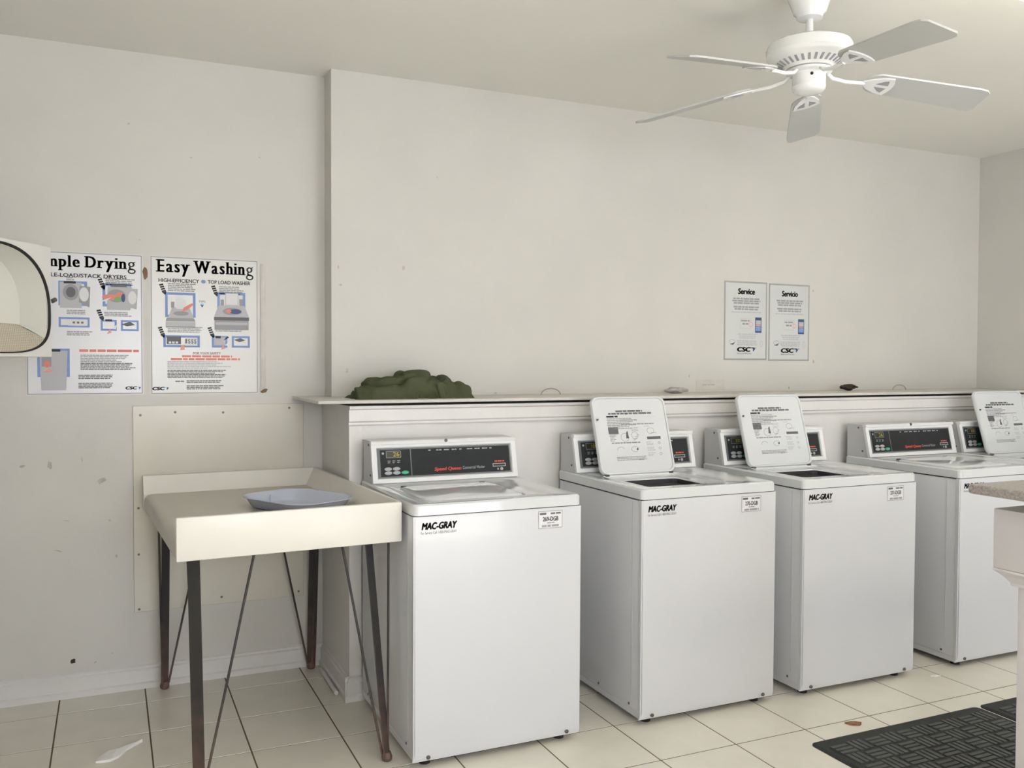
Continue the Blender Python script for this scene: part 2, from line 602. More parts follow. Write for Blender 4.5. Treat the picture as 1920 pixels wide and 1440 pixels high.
# wear marks on the wall, real small blemishes
def blemish(name, x, y, z, rx, rz, m, parent, seed=0, off=.0012, rot=0.0):
    rnd = random.Random(seed)
    bm = B()
    n = 11
    pts = []
    for k in range(n):
        a = 2 * math.pi * k / n
        q = rnd.uniform(.65, 1.1)
        px, pz = rx * q * math.cos(a), rz * q * math.sin(a)
        pts.append((x + px * math.cos(rot) - pz * math.sin(rot), z + px * math.sin(rot) + pz * math.cos(rot)))
    prism_y(bm, pts, y - off, y)
    return obj(name, bm, m, parent)


blemish('wall_hole', -.15, YL, .15, .011, .012, m_hole, wall_back, 1)
for i, (x, z, rx, rz, ro_) in enumerate([(-.036, .905, .022, .012, .5), (-.17, .745, .013, .003, -.2), (-.005, .735, .006, .004, 0), (.02, .58, .005, .009, .3),
                                         (-.065, .135, .008, .004, .6), (-.23, .98, .01, .02, .2), (-.2, .62, .02, .003, -.3), (-.11, 1.0, .003, .016, .1),
                                         (.0, .165, .004, .003, 0), (.11, .52, .006, .004, 0), (.62, 2.33, .005, .004, 0), (.08, 2.42, .007, .004, .4),
                                         (-.33, .98, .012, .006, .2), (.12, 1.93, .006, .003, 0), (.33, 2.3, .005, .003, 0)]):
    blemish('scuff_mark', x, YL, z, rx, rz, m_scuff, wall_back, i + 3, rot=ro_)
for i, (x, z, rx, rz) in enumerate([(1.252, 1.851, .008, .012), (1.418, 2.285, .005, .004), (.945, 1.84, .005, .008), (.955, 1.76, .008, .006), (.985, 1.37, .006, .012),
                                    (1.72, 1.262, .008, .004), (3.72, 1.83, .006, .006), (3.73, 1.42, .008, .012), (2.86, 1.34, .004, .009), (3.55, 1.27, .006, .01)]):
    blemish('scuff_mark', x, YR, z, rx, rz, m_scuff, wall_upper, i + 30)

# ------------------------------------------------------------------ sheet panel on the wall behind the table
t = thing('wall_panel', 'large cream sheet panel screwed flat onto the wall behind the folding table', 'wall panel', (.088, YL, .33))
bx('sheet', m_sheet, t, 0, .724, -.006, 0, 0, .89, .0015, 1)
for x, z in ((.02, .012), (.36, .03), (.70, .02), (.02, .45), (.03, .85), (.17, .86), (.37, .855), (.66, .87), (.70, .5), (.02, .25)):
    bm = B()
    loops(bm, [[(x + r * math.cos(a * .785), -.006 - dy, z + r * math.sin(a * .785)) for a in range(8)] for r, dy in ((.0055, 0), (.0045, .002))], cap0=False)
    obj('screw', bm, m_screw, t)


# ------------------------------------------------------------------ posters
def wall_poster(name, label, x, z, w_, h, y, paper, group=None, rz=0.0):
    t = thing(name, label, 'poster', (x, y, z), 0, group)
    t.rotation_euler = (0, rz, 0)
    bx('paper_sheet', paper, t, 0, w_, -.0016, 0, 0, h)
    return t, Print((0, -.0016, 0), (1, 0, 0), (0, 0, 1), .0005)


PM = {'K': ('title_lettering', m_black), 'k': ('black_print', m_black), 'd': ('dark_print', m_dgrey), 'g': ('grey_print', m_grey), 'l': ('light_grey_print', m_lgrey),
      'b': ('blue_print', m_blue), 'c': ('light_blue_print', m_lblue), 'p': ('pink_print', m_pink), 'r': ('red_print', m_salmon), 'n': ('navy_print', m_navy),
      'e': ('green_print', m_lime), 'w': ('white_print', m_whiteprint), 'B': ('border_line', m_grey), 's': ('subtitle_lettering', m_dgrey)}


def csc(p, a, c, w_, h, sub=True):
    p.text('k', 'CSC', a, c, w_ * .78, h, bold=.08, shear=.15)
    p.ell('c', a + w_ * .86, c + h * .78, w_ * .06, h * .2)
    p.ell('n', a + w_ * .95, c + h * .62, w_ * .06, h * .22)
    p.poly('n', [(a + w_ * .88, c + h * .45), (a + w_ * .97, c + h * .45), (a + w_ * .92, c)])
    if sub:
        p.text('d', 'ServiceWorks', a, c - h * .5, w_ * .8, h * .34, shear=.1)


def tag_arrow(p, a, c, key='k'):
    """slanted step tag with an arrow tip"""
    for i in range(4):
        p.poly(key, [(a + i * .0035, c - i * .009), (a + .016 + i * .0035, c + .004 - i * .009), (a + .018 + i * .0035, c - .003 - i * .009), (a + .002 + i * .0035, c - .007 - i * .009)], 1, True)
    p.poly(key, [(a + .012, c - .034), (a + .030, c - .030), (a + .026, c - .046)], 1, True)


# --- Easy Washing
t, p = wall_poster('instruction_poster', 'white poster headed Easy Washing taped to the wall above the sheet panel', .160, 1.268, .452, .598, YL, m_paper2)
W_, H_ = .452, .598
p.frame('B', .003, .003, W_ - .006, H_ - .006, .0035)
p.serif('K', 'Easy Washing', .024, H_ - .090, .408, .076)
p.text('s', 'HIGH-EFFICIENCY', .034, H_ - .112, .166, .0165, bold=.028)
p.ell('b', .218, H_ - .104, .010, .008)
p.text('s', 'TOP LOAD WASHER', .236, H_ - .1125, .182, .0165, bold=.028)
for ax, ay in ((.036, .476), (.250, .476), (.030, .290), (.234, .292)):
    tag_arrow(p, ax, ay)
p.para('g', .072, .478, .120, 5, .0075, seed=1)
p.para('g', .284, .472, .105, 5, .0075, seed=2)
p.para('g', .070, .290, .150, 4, .0068, seed=3)
p.para('g', .268, .290, .120, 3, .0068, seed=4)
# picture 1: machine with hand
for f_ in (.062,):
    p.frame('b', .060, .335, .125, .108, .011)
    p.poly('l', [(.070, .330), (.178, .330), (.160, .378), (.088, .378)], 1.4)
    p.poly('g', [(.062, .318), (.184, .318), (.178, .332), (.066, .332)], 1.6)
    p.poly('l', [(.062, .290), (.184, .290), (.184, .316), (.062, .316)], 1.4)
    p.rect('g', .064, .290, .118, .006, 1.7)
    p.poly('w', [(.105, .372), (.150, .372), (.146, .420), (.102, .420)], 1.5)
    p.rect('g', .084, .376, .014, .026, 1.5)
    p.ell('g', .125, .352, .032, .010, 1.7)
    p.poly('r', [(.128, .360), (.136, .378), (.170, .398), (.178, .392), (.150, .368)], 2)
    p.text('s', 'TIPS', .198, .402, .028, .009)
    p.ell('c', .212, .392, .008, .006)
    p.poly('n', [(.206, .390), (.218, .390), (.213, .381)])
# picture 2: open machine
p.frame('b', .276, .345, .120, .105, .011)
p.poly('l', [(.262, .342), (.412, .342), (.392, .392), (.282, .392)], 1.4)
p.poly('d', [(.262, .325), (.412, .325), (.412, .341), (.262, .341)], 1.5)
p.poly('g', [(.264, .284), (.410, .284), (.410, .324), (.264, .324)], 1.4)
p.rect('l', .268, .306, .138, .012, 1.6)
p.rect('l', .310, .392, .056, .056, 1.7)
p.rect('w', .313, .395, .050, .050, 1.9)
p.rect('g', .290, .392, .014, .026, 1.6)
p.rect('g', .370, .392, .016, .030, 1.6)
p.ell('g', .340, .366, .042, .016, 1.7)
p.ell('n', .352, .366, .026, .011, 1.9)
p.ell('r', .324, .367, .012, .008, 2.1)
# picture 3 and 4: panels
p.frame('b', .052, .205, .150, .052, .010)
p.rect('d', .066, .218, .058, .034, 1.5)
for i in range(3):
    p.rect('w', .074 + i * .014, .221, .010, .009, 2)
p.rect('w', .140, .212, .052, .036, 1.5)
p.rect('d', .142, .222, .006, .020, 2)
p.text('d', '$$$', .152, .219, .036, .022, lift=2)
p.poly('p', [(.120, .192), (.140, .194), (.136, .216), (.126, .216)], 2)
for i in range(2):
    p.frame('b', .252 + i * .085, .205, .066 + i * .012, .052, .009)
p.rect('l', .262, .214, .045, .036, 1.5)
p.rect('k', .268, .246, .022, .010, 2)
p.poly('k', [(.300, .236), (.326, .250), (.318, .256)], 2)
p.poly('d', [(.345, .240), (.375, .248), (.395, .238), (.370, .230)], 2)
p.poly('w', [(.305, .216), (.330, .232), (.322, .212)], 2)
p.poly('p', [(.290, .196), (.310, .200), (.300, .216)], 2)
# text block
p.text('r', 'FOR YOUR SAFETY', .174, .174, .116, .0105, bold=.015)
p.words('r', .128, .161, .210, .009, 8)
p.words('r', .082, .149, .290, .009, 9)
p.para('l', .068, .140, .300, 5, .0072, seed=10, ragged=.55)
p.para('d', .068, .102, .290, 6, .0062, seed=11, ragged=.35)
p.para('d', .146, .056, .160, 2, .0068, seed=12)
p.para('d', .146, .034, .164, 3, .0068, seed=13)
p.words('d', .100, .054, .036, .005, 14)
csc(p, .006, .018, .066, .015, False)
p.build(t, PM)

# --- Simple Drying (partly hidden behind the open dryer door)
t, p = wall_poster('instruction_poster', 'white poster headed Simple Drying partly hidden behind the open dryer door', -.312, 1.270, .443, .596, YL, m_paper)
W_, H_ = .443, .596
p.frame('B', .003, .003, W_ - .006, H_ - .006, .0035)
p.serif('K', 'Simple Drying', .024, H_ - .083, .392, .068)
p.text('s', 'SINGLE-LOAD/STACK DRYERS', .034, H_ - .106, .346, .0165, bold=.028)
tag_arrow(p, .268, .486)
tag_arrow(p, .262, .356)
p.para('g', .298, .486, .118, 4, .0075, seed=21)
p.para('g', .150, .486, .030, 3, .0075, seed=22)
p.para('g', .150, .350, .085, 3, .0068, seed=23)
p.para('g', .292, .345, .110, 3, .0068, seed=24)
p.para('g', .150, .262, .105, 3, .0068, seed=25)
# dryer picture right
p.frame('b', .286, .372, .112, .098, .011)
p.poly('l', [(.302, .358), (.392, .358), (.400, .376), (.400, .458), (.306, .458)], 1.4)
p.rect('d', .318, .456, .062, .010, 1.8)
p.ell('g', .340, .418, .036, .028, 1.6)
p.poly('l', [(.382, .374), (.418, .362), (.424, .450), (.386, .452)], 1.7)
p.ell('w', .402, .412, .017, .028, 1.9)
p.ell('r', .316, .412, .032, .012, 2)
p.ell('r', .352, .424, .014, .010, 2)
p.ell('e', .344, .405, .014, .010, 2.2)
p.ell('n', .366, .410, .008, .018, 2.1)
p.poly('w', [(.272, .392), (.300, .404), (.320, .412), (.300, .394)], 2.3)
# dryer picture left
p.frame('b', .120, .372, .108, .102, .011)
p.rect('l', .125, .362, .082, .106, 1.4)
p.rect('k', .140, .464, .045, .009, 1.8)
p.ell('g', .166, .428, .030, .034, 1.6)
p.ell('d', .166, .428, .018, .022, 1.8)
p.poly('g', [(.196, .388), (.236, .366), (.240, .452), (.200, .456)], 1.7)
p.ell('w', .216, .420, .018, .030, 1.9)
# panels row
p.frame('b', .120, .282, .116, .042, .008)
p.rect('w', .155, .289, .068, .026, 1.5)
for i in range(3):
    p.rect('d', .172 + i * .016, .298, .009, .008, 2)
for i in range(2):
    p.frame('b', .278 + i * .078, .270, .062 + i * .008, .046, .008)
p.rect('k', .296, .310, .026, .008, 2)
p.poly('d', [(.358, .298), (.392, .310), (.412, .296), (.380, .290)], 2)
p.poly('w', [(.318, .280), (.345, .300), (.336, .276)], 2)
p.poly('p', [(.302, .256), (.320, .262), (.314, .280)], 2)
# bottom left picture
p.frame('b', .040, .075, .120, .118, .011)
p.poly('l', [(.054, .020), (.146, .020), (.152, .184), (.048, .184)], 1.4)
p.rect('k', .085, .180, .040, .010, 1.8)
p.rect('g', .056, .118, .036, .044, 1.7)
p.ell('r', .076, .128, .012, .014, 2)
p.poly('p', [(.060, .092), (.100, .098), (.082, .112)], 2)
p.rect('l', .050, .064, .100, .003, 2)
# text block right
p.words('r', .196, .180, .230, .0105, 31)
p.para('g', .200, .164, .190, 5, .0068, seed=32, ragged=.3)
p.para('d', .200, .130, .225, 5, .0062, seed=33)
p.para('d', .192, .080, .146, 3, .0068, seed=34)
p.para('d', .192, .046, .150, 4, .0062, seed=35)
csc(p, .372, .020, .060, .014, False)
p.build(t, PM)

# strip and tape pieces
tag(bx('wall_strip', m_strip, None, .622, .644, YL - .004, YL, 1.272, 1.852, .001), 'narrow white strip fixed upright beside the Easy Washing poster', 'wall strip')
tag(blemish('tape_piece', .141, YL, 1.788, .011, .026, m_tape, None, 5, .0025), 'brown tape scrap between the two instruction posters', 'tape')
tag(blemish('tape_piece', .636, YL - .004, 1.279, .017, .010, m_tape, None, 6, .002, .3), 'brown tape scrap at the foot of the white strip', 'tape')


# --- Service / Servicio notices
def notice(title, label, x, z, w_, h, seed, rz):
    t, p = wall_poster('service_notice', label, x, z, w_, h, YR, m_lam, None, rz)
    p.frame('B', 0, 0, w_, h, .009)
    p.text('k', title, w_ * .31, h - .072, w_ * .40, .034, bold=.06, shear=.1)
    a = w_ * .16
    p.para('g', a, h - .100, w_ * .70, 3, .0125, .7, seed, .25, True)
    p.para('g', a, h - .146, w_ * .70, 2, .0125, .7, seed + 3, .25, True)
    p.para('l', a, h - .174, w_ * .70, 1, .0110, .6, seed + 5, .1, True)
    p.frame('l', w_ * .37, h - .262, w_ * .25, .056, .002)
    p.words('g', w_ * .39, h - .222, w_ * .20, .008, seed)
    p.words('g', w_ * .42, h - .240, w_ * .14, .009, seed + 1)
    p.ring('p', w_ * .62, h - .238, w_ * .05, .014, .003)
    p.rect('n', w_ * .72, h - .284, w_ * .15, .086)
    p.rect('l', w_ * .735, h - .238, w_ * .12, .024, 1.8)
    p.rect('p', w_ * .735, h - .246, w_ * .12, .006, 1.8)
    p.rect('b', w_ * .735, h - .274, w_ * .12, .026, 1.8)
    p.para('l', w_ * .30, h - .296, w_ * .48, 3, .0105, .6, seed + 9, .2, True)
    p.para('l', w_ * .28, h - .334, w_ * .50, 3, .0105, .6, seed + 10, .2, True)
    p.para('g', w_ * .34, h - .372, w_ * .42, 1, .0105, .6, seed + 11, .1, True)
    p.poly('d', [(w_ * .13, h - .350), (w_ * .25, h - .338), (w_ * .22, h - .352)])
    p.ring('g', w_ * .19, h - .335, w_ * .07, .012, .002)
    p.ring('l', w_ * .87, h - .345, w_ * .035, .018, .003)
    csc(p, w_ * .30, .046, w_ * .42, .027)
    p.build(t, {**PM, 'B': ('laminated_edge', m_lamedge)})


notice('Service', 'grey laminated notice headed Service on the wall above the washers', 3.088, 1.428, .297, .437, 50, 0)
notice('Servicio', 'grey laminated notice headed Servicio on the wall above the washers', 3.397, 1.424, .296, .438, 80, 0)

# small faded paper label on the wall
t = thing('wall_label', 'small faded paper label stuck on the wall just above the shelf', 'label', (2.905, YR, 1.262))
bx('paper', m_strip, t, 0, .19, -.0012, 0, 0, .058)
p = Print((0, -.0012, 0), (1, 0, 0), (0, 0, 1), .0005)
p.words('g', .04, .026, .085, .008, 3)
p.build(t, {'g': ('grey_print', m_lgrey)})


# ------------------------------------------------------------------ washers
def extr_loop(pts, z):
    return [(x, y, z) for x, y in pts]


def build_washer(label, loc, openlid, number, seed, rz=0.0):
    t = thing('washing_machine', label, 'washing machine', loc, rz, 'top-load washers along the half wall')
    Wd, Dp = .651, .705
    # cabinet and base
    bx('cabinet', m_enamel, t, .003, Wd - .003, .016, Dp - .01, .050, .879, .006, 2)
    bx('base', m_enamel, t, .005, Wd - .005, .022, Dp - .015, .024, .052, .003, 1)
    fp = B()
    # front panel with rounded vertical edges and turned-in foot
    prof = [(.018, .881), (.002, .881), (0, .879), (0, .058), (.012, .026), (.018, .026)]
    rows = [[(x, y, z) for y, z in prof] for x in (.0, Wd)]
    loops(fp, [rows[0], rows[1]], close=True)
    bmesh.ops.bevel(fp, geom=[e for e in fp.edges if abs(e.verts[0].co.x - e.verts[1].co.x) < 1e-6 and max(e.verts[0].co.y, e.verts[1].co.y) < .001],
                    offset=.006, segments=2, affect='EDGES')
    obj('front_panel', fp, m_enamel, t, 35)
    for x in (.06, Wd - .06):
        for y in (.06, Dp - .06):
            obj('foot', lathe(B(), [(.020, 0), (.020, .008), (.010, .010), (.010, .026)], x, y, 12), m_dark, t)
    for x in (.055, Wd - .055):
        bm = B()
        loops(bm, [[(x + r * math.cos(a * .785), y, .041 + r * math.sin(a * .785)) for a in range(8)] for r, y in ((.0075, .006), (.0075, .0005), (.005, -.001))], cap0=False)
        obj('screw', bm, m_screw, t)
    for y in (.09, .33, .6):
        bm = B()
        loops(bm, [[(x, y + r * math.cos(a * .785), .066 + r * math.sin(a * .785)) for a in range(8)] for r, x in ((.006, .003), (.0045, .0005))], cap0=False)
        obj('screw', bm, m_screw, t)
    bx('side_seam', m_consoleside, t, .0015, .004, .070, .0725, .09, .87)
    bx('top_seam', m_dark, t, .004, Wd - .004, .006, Dp - .01, .8795, .8838)
    # top deck with lid opening
    hx0, hx1, hy0, hy1 = .074, .470, .078, .442
    N = 7
    outer = rrect(0, Wd, 0, Dp, .018, N)
    outer_i = rrect(.006, Wd - .006, .006, Dp - .006, .016, N)
    ledge_o = rrect(.050, .545, .150 - .095, .470, .020, N)
    ledge_i = rrect(.054, .541, .150 - .091, .466, .018, N)
    hole = rrect(hx0, hx1, hy0, hy1, .025, N)
    hole_d = rrect(hx0 + .004, hx1 - .004, hy0 + .004, hy1 - .004, .025, N)
    bm = B()
    loops(bm, [extr_loop(outer, .8838), extr_loop(outer, .917), extr_loop(outer_i, .923), extr_loop(ledge_o, .923), extr_loop(ledge_i, .9205),
               extr_loop(hole, .9205), extr_loop(hole_d, .914), extr_loop(hole_d, .9)], cap0=False, cap1=False)
    obj('top_deck', bm, m_enamel2, t, 35)
    # tub: white funnel ring with a round opening and dark drum
    n = 4 * (N + 1)
    cx, cy = (hx0 + hx1) / 2, (hy0 + hy1) / 2
    circ = []
    for (x, y) in hole_d:
        a = math.atan2(y - cy, x - cx)
        circ.append((cx + .184 * math.cos(a), cy + .168 * math.sin(a)))
    inner = [(cx + (x - cx) * .97, cy + (y - cy) * .97) for x, y in circ]
    bm = B()
    loops(bm, [extr_loop(hole_d, .912), extr_loop(circ, .909), extr_loop(inner, .902)], cap0=False, cap1=False)
    obj('tub_ring', bm, m_enamel2, t, 40)
    bm = B()
    loops(bm, [extr_loop(inner, .903), extr_loop(inner, .50)], cap0=False)
    obj('wash_drum', bm, m_steel, t, 40)
    # lid, hinged at the back edge of the opening
    lid = B()
    lw, ll, lt = .388, .356, .024
    lo = rrect(-lw / 2, lw / 2, -ll, 0, .034, 6)

    def sc(k):
        return [(x * (1 - k / lw * 2), -ll / 2 + (y + ll / 2) * (1 - k / ll * 2)) for x, y in lo]
    loops(lid, [extr_loop(sc(.012), .004), extr_loop(sc(.010), -.001), extr_loop(sc(.004), -.002), extr_loop(sc(.0), .004), extr_loop(sc(.0), .014), extr_loop(sc(.004), .021), extr_loop(sc(.014), lt)])
    lo_ = obj('lid', lid, m_enamel2, t, 50)
    hinge = Vector((.076 + lw / 2, .442, .9215))
    lo_.location = hinge
    if not openlid:
        lo_.location.z = .9025
    if openlid:
        lo_.rotation_euler = (R(-openlid), 0, 0)
        # washing instructions printed on the inside of the lid: viewed side is the underside (-z)
        p = Print((-lw / 2, 0, .004), (1, 0, 0), (0, -1, 0), .0006)
        U, V = lw, ll
        p.words('d', U * .31, V * .795, U * .36, .008, 61)
        p.words('d', U * .21, V * .765, U * .58, .008, 62)
        p.poly('k', [(U * .43, V * .78), (U * .46, V * .78), (U * .445, V * .755)])
        p.words('k', U * .18, V * .728, U * .15, .008, 63)
        p.rect('l', U * .34, V * .728, U * .50, .001)
        p.para('g', U * .18, V * .705, U * .38, 7, .0075, .55, 64, .25)
        p.words('g', U * .36, V * .683, U * .22, .005, 65)
        p.words('g', U * .36, V * .630, U * .44, .005, 66)
        p.rect('d', U * .18, V * .515, U * .13, V * .085)
        p.para('g', U * .19, V * .500, U * .10, 5, .0068, .55, 67, .4)
        p.poly('d', [(U * .40, V * .455), (U * .44, V * .455), (U * .43, V * .555), (U * .41, V * .53)])
        p.ring('g', U * .385, V * .47, U * .055, V * .055, .0018)
        p.ring('g', U * .52, V * .49, U * .045, V * .05, .0018)
        p.para('l', U * .485, V * .585, U * .12, 3, .0068, .55, 68, .3)
        for k in range(4):
            p.rect('g', U * (.49 + .018 * k), V * (.43 + .02 * k), U * .035, .002)
        p.para('l', U * .66, V * .60, U * .09, 1, .006, .55, 69)
        p.ring('g', U * .74, V * .545, U * .05, V * .04, .0018)
        p.rect('g', U * .74, V * .515, U * .08, .002)
        p.rect('d', U * .68, V * .435, U * .185, V * .034)
        for k in range(3):
            p.para('l', U * .66, V * (.395 - k * .07), U * .11, 3, .0062, .5, 70 + k, .4)
            p.ring('g', U * .835, V * (.385 - k * .07), U * .018, V * .016, .002)
        p.words('g', U * .20, V * .392, U * .38, .006, 75)
        p.ring('g', U * .31, V * .315, U * .05, V * .035, .0018, a0=10, a1=200)
        p.ring('g', U * .50, V * .315, U * .055, V * .035, .0018, a0=20, a1=300)
        p.ell('d', U * .53, V * .315, U * .012, V * .016)
        p.para('g', U * .24, V * .215, U * .40, 3, .0065, .55, 76, .05)
        p.words('g', U * .53, V * .175, U * .06, .006, 77)
        p.build(lo_, {'k': ('black_print', m_black), 'd': ('dark_print', m_dgrey), 'g': ('grey_print', m_grey), 'l': ('light_grey_print', m_lgrey)})
        bm = B()
        lathe(bm, [(.0045, -.006), (.0045, 0)], -lw / 2 + .020, -ll * .70, 8)
        obj('bumper', bm, m_screw, lo_)
    for sx in (-1, 1):
        bx('hinge', m_steel, t, hinge.x + sx * .165 - .012, hinge.x + sx * .165 + .012, .440, .452, .915, .926, .002, 1)
    # control console: sloped housing along the back
    x0, x1 = .008, .640
    prof = [(.552, .923), (.590, 1.086), (.600, 1.092), (Dp - .008, 1.092), (Dp - .004, 1.086), (Dp - .004, .923)]
    con = obj('console', prism_x(B(), prof, x0 + .004, x1 - .004), m_consoleside, t)
    for y, z in ((.625, 1.075), (.595, .955)):
        bm = B()
        loops(bm, [[(x, y + r * math.cos(a * .785), z + r * math.sin(a * .785)) for a in range(8)] for r, x in ((.006, x0 + .006), (.0045, x0 + .0015))], cap0=False)
        obj('console_screw', bm, m_screw, con)
    # sloped front: plane through (y=.545,z=.926) up to (y=.585,z=1.092)
    fo = Vector((x0, .5455, .926))
    vdir = Vector((0, .038, .163)).normalized()
    nrm = Vector((1, 0, 0)).cross(vdir)
    FW, FH = x1 - x0, .166

    def fpt(a, c, d_):
        return fo + Vector((a, 0, 0)) + vdir * c + nrm * d_
    bm = B()
    oo = [(0, 0), (FW, 0), (FW, FH), (0, FH)]
    ii = [(.020, .016), (FW - .020, .016), (FW - .020, FH - .022), (.020, FH - .022)]
    ii2 = [(.024, .020), (FW - .024, .020), (FW - .024, FH - .026), (.024, FH - .026)]
    loops(bm, [[fpt(a, c, -.010) for a, c in oo], [fpt(a, c, .006) for a, c in oo], [fpt(a, c, .006) for a, c in ii], [fpt(a, c, -.001) for a, c in ii2]], cap0=False, cap1=False)
    obj('console_frame', bm, m_frame, con)
    bm = B()
    loops(bm, [[fpt(a, FH + c, d_) for c, d_ in ((-.012, .004), (-.012, .012), (-.002, .016), (.004, .010), (.004, -.014), (-.002, -.014))] for a in (-.001, FW + .001)])
    obj('console_lip', bm, m_frame, con)
    p = Print(fpt(0, 0, 0), (1, 0, 0), vdir, .0006)
    p.rect('G', .022, .018, FW - .044, FH - .042, -.5)
    a0, c0, pw, ph = .036, .026, FW - .066, FH - .058
    p.rect('K', a0, c0, pw, ph, 1)
    p.rect('G', a0 + .126, c0 - .004, .004, ph + .008, 2)
    p.build(con, {'G': ('panel_surround', m_panelgrey), 'K': ('control_panel', m_panel)})
    # control details
    p = Print(fpt(0, 0, .0008), (1, 0, 0), vdir, .0006)
    p.rect('D', a0 + .026, c0 + ph - .032, .060, .026)
    p.frame('g', a0 + .025, c0 + ph - .033, .062, .028, .0014, 2)
    p.text('Y', {269: '26', 270: '100', 271: '100', 272: '26', 273: '100'}[number], a0 + .054, c0 + ph - .028, .026, .018, lift=3)
    p.ell('g', a0 + .012, c0 + ph - .014, .005, .005, 2)
    for k in range(3):
        p.words('g', a0 + .030 + k * .020, c0 + ph - .047, .012, .003, k)
        p.words('g', a0 + .030 + k * .020, c0 + ph - .054, .010, .003, k + 9)
    for i in range(9):
        p.words('w', a0 + .205 + i * .034, c0 + ph - .010, .024 if i % 4 else .010, .0045, i)
    p.text('R', 'Speed Queen', a0 + .226, c0 + .010, .118, .019, bold=.055, shear=.2)
    p.text('w', 'Commercial Washer', a0 + .350, c0 + .016, .100, .013, shear=.2)
    p.words('R', a0 + pw - .070, c0 + .040, .044, .006, 4)
    p.frame('g', a0 + pw - .080, c0 + .020, .060, .014, .003)
    p.rect('D', a0 + pw - .076, c0 + .0245, .052, .006, 2)
    p.ell('w', a0 + pw - .040, c0 + .010, .007, .007)
    p.rect('w', a0 + pw - .060, c0 + .006, .006, .008)
    p.build(con, {'D': ('display_window', m_disp), 'g': ('panel_print', m_btn), 'Y': ('display_digits', m_digit), 'w': ('white_lettering', m_btn), 'R': ('red_lettering', m_red)})
    for k, (a, c) in enumerate(((.030, .030), (.065, .030), (.030, .014), (.065, .014), (.100, .014))):
        bm = B()
        n = 14
        loops(bm, [[fpt(a0 + a + ra * math.cos(2 * math.pi * q / n), c0 + c + rc * math.sin(2 * math.pi * q / n), d_) for q in range(n)]
                   for ra, rc, d_ in ((.0155, .0075, 0), (.0155, .0075, .003), (.012, .005, .0045))], cap0=False)
        obj('start_button' if k == 4 else 'button', bm, m_green if k == 4 else m_btn, con, 40, 'green start button' if k == 4 else None)
    bm = B()
    lathe(bm, [(.007, 0), (.007, .012), (.004, .014)], 0, 0, 12)
    for v in bm.verts:
        v.co = fpt(FW / 2, FH - .003, .010) + Vector((v.co.x, 0, 0)) + vdir * v.co.y + nrm * v.co.z * .6
    obj('key_lock', bm, m_screw, con)
    # maker's lettering and asset sticker on the front
    p = Print((0, 0, 0), (1, 0, 0), (0, 0, 1), .0006)
    p.text('k', 'MAC-GRAY', .028, .834, .132, .026, bold=.075, shear=.25)
    p.text('d', 'For Service Call 1-800-MAC-GRAY', .026, .819, .132, .0095, bold=.01)
    if number < 272:
        sx, sz = .474, .806
        p.rect('P', sx, sz, .098, .064, 1)
        p.frame('g', sx, sz, .098, .064, .0022, 2)
        p.rect('d', sx + .006, sz + .050, .026, .008, 2)
        p.words('d', sx + .050, sz + .051, .042, .006, seed, 2)
        p.text('d', '%d-DGB' % number, sx + .018, sz + .026, .064, .017, bold=.035, lift=2)
        p.words('g', sx + .036, sz + .018, .030, .004, seed, 2)
        p.words('g', sx + .014, sz + .005, .074, .008, seed + 1, 2)
    p.build(t, {'k': ('logo_lettering', m_black), 'd': ('service_lettering', m_dgrey), 'P': ('asset_sticker', m_paper), 'g': ('sticker_print', m_grey)})
    return t


build_washer('white top-load washer with closed lid beside the folding table', (.9426, 2.909, 0), 0, 269, 1)
build_washer('white top-load washer with open lid, next washer from the folding table', (1.8592, 2.909, 0), 107.5, 270, 2)
build_washer('white top-load washer with open lid, sticker 271-DGB, below the service notices', (2.6451, 2.896, 0), 107.5, 271, 3)
build_washer('white top-load washer with closed lid, partly behind the laminate counter', (3.5603, 2.887, 0), 0, 272, 4)
build_washer('white top-load washer with open lid, last in the row by the end wall', (4.249, 2.887, 0), 107.5, 273, 5)

# ------------------------------------------------------------------ folding table
t = thing('folding_table', 'cream laminate tray-top folding table on dark hairpin legs', 'table', (.186, 2.950, 0), R(3.0))
TW, TD, Z0, Z1, Z2 = .742, 1.150, .785, .850, .924
# deck with a soft rounded open left edge
prof = [(.000, Z0 + .004), (.000, Z1 - .030), (.004, Z1 - .014), (.014, Z1 - .004), (.028, Z1), (TW - .05, Z1), (TW - .05, Z0 + .004)]
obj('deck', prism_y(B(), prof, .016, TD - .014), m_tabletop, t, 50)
bx('front_panel', m_table, t, -.002, TW, 0, .018, Z0, Z2, .005, 2)
bm = B()
loops(bm, [[(x, y, z) for y, z in ((TD, Z0), (TD, Z2), (TD - .014, Z2), (TD - .045, Z1), (TD - .045, Z0))] for x in (-.002, TW - .002)])
obj('back_panel', bm, m_table, t)
bm = B()
loops(bm, [[(x, y, z) for x, z in ((TW, Z0), (TW, Z2), (TW - .014, Z2), (TW - .056, Z1), (TW - .056, Z0))] for y in (.016, TD - .012)])
obj('side_panel', bm, m_table, t)
inv = Matrix.Rotation(-R(3.0), 4, 'Z') @ Matrix.Translation((-.186, -2.950, 0))


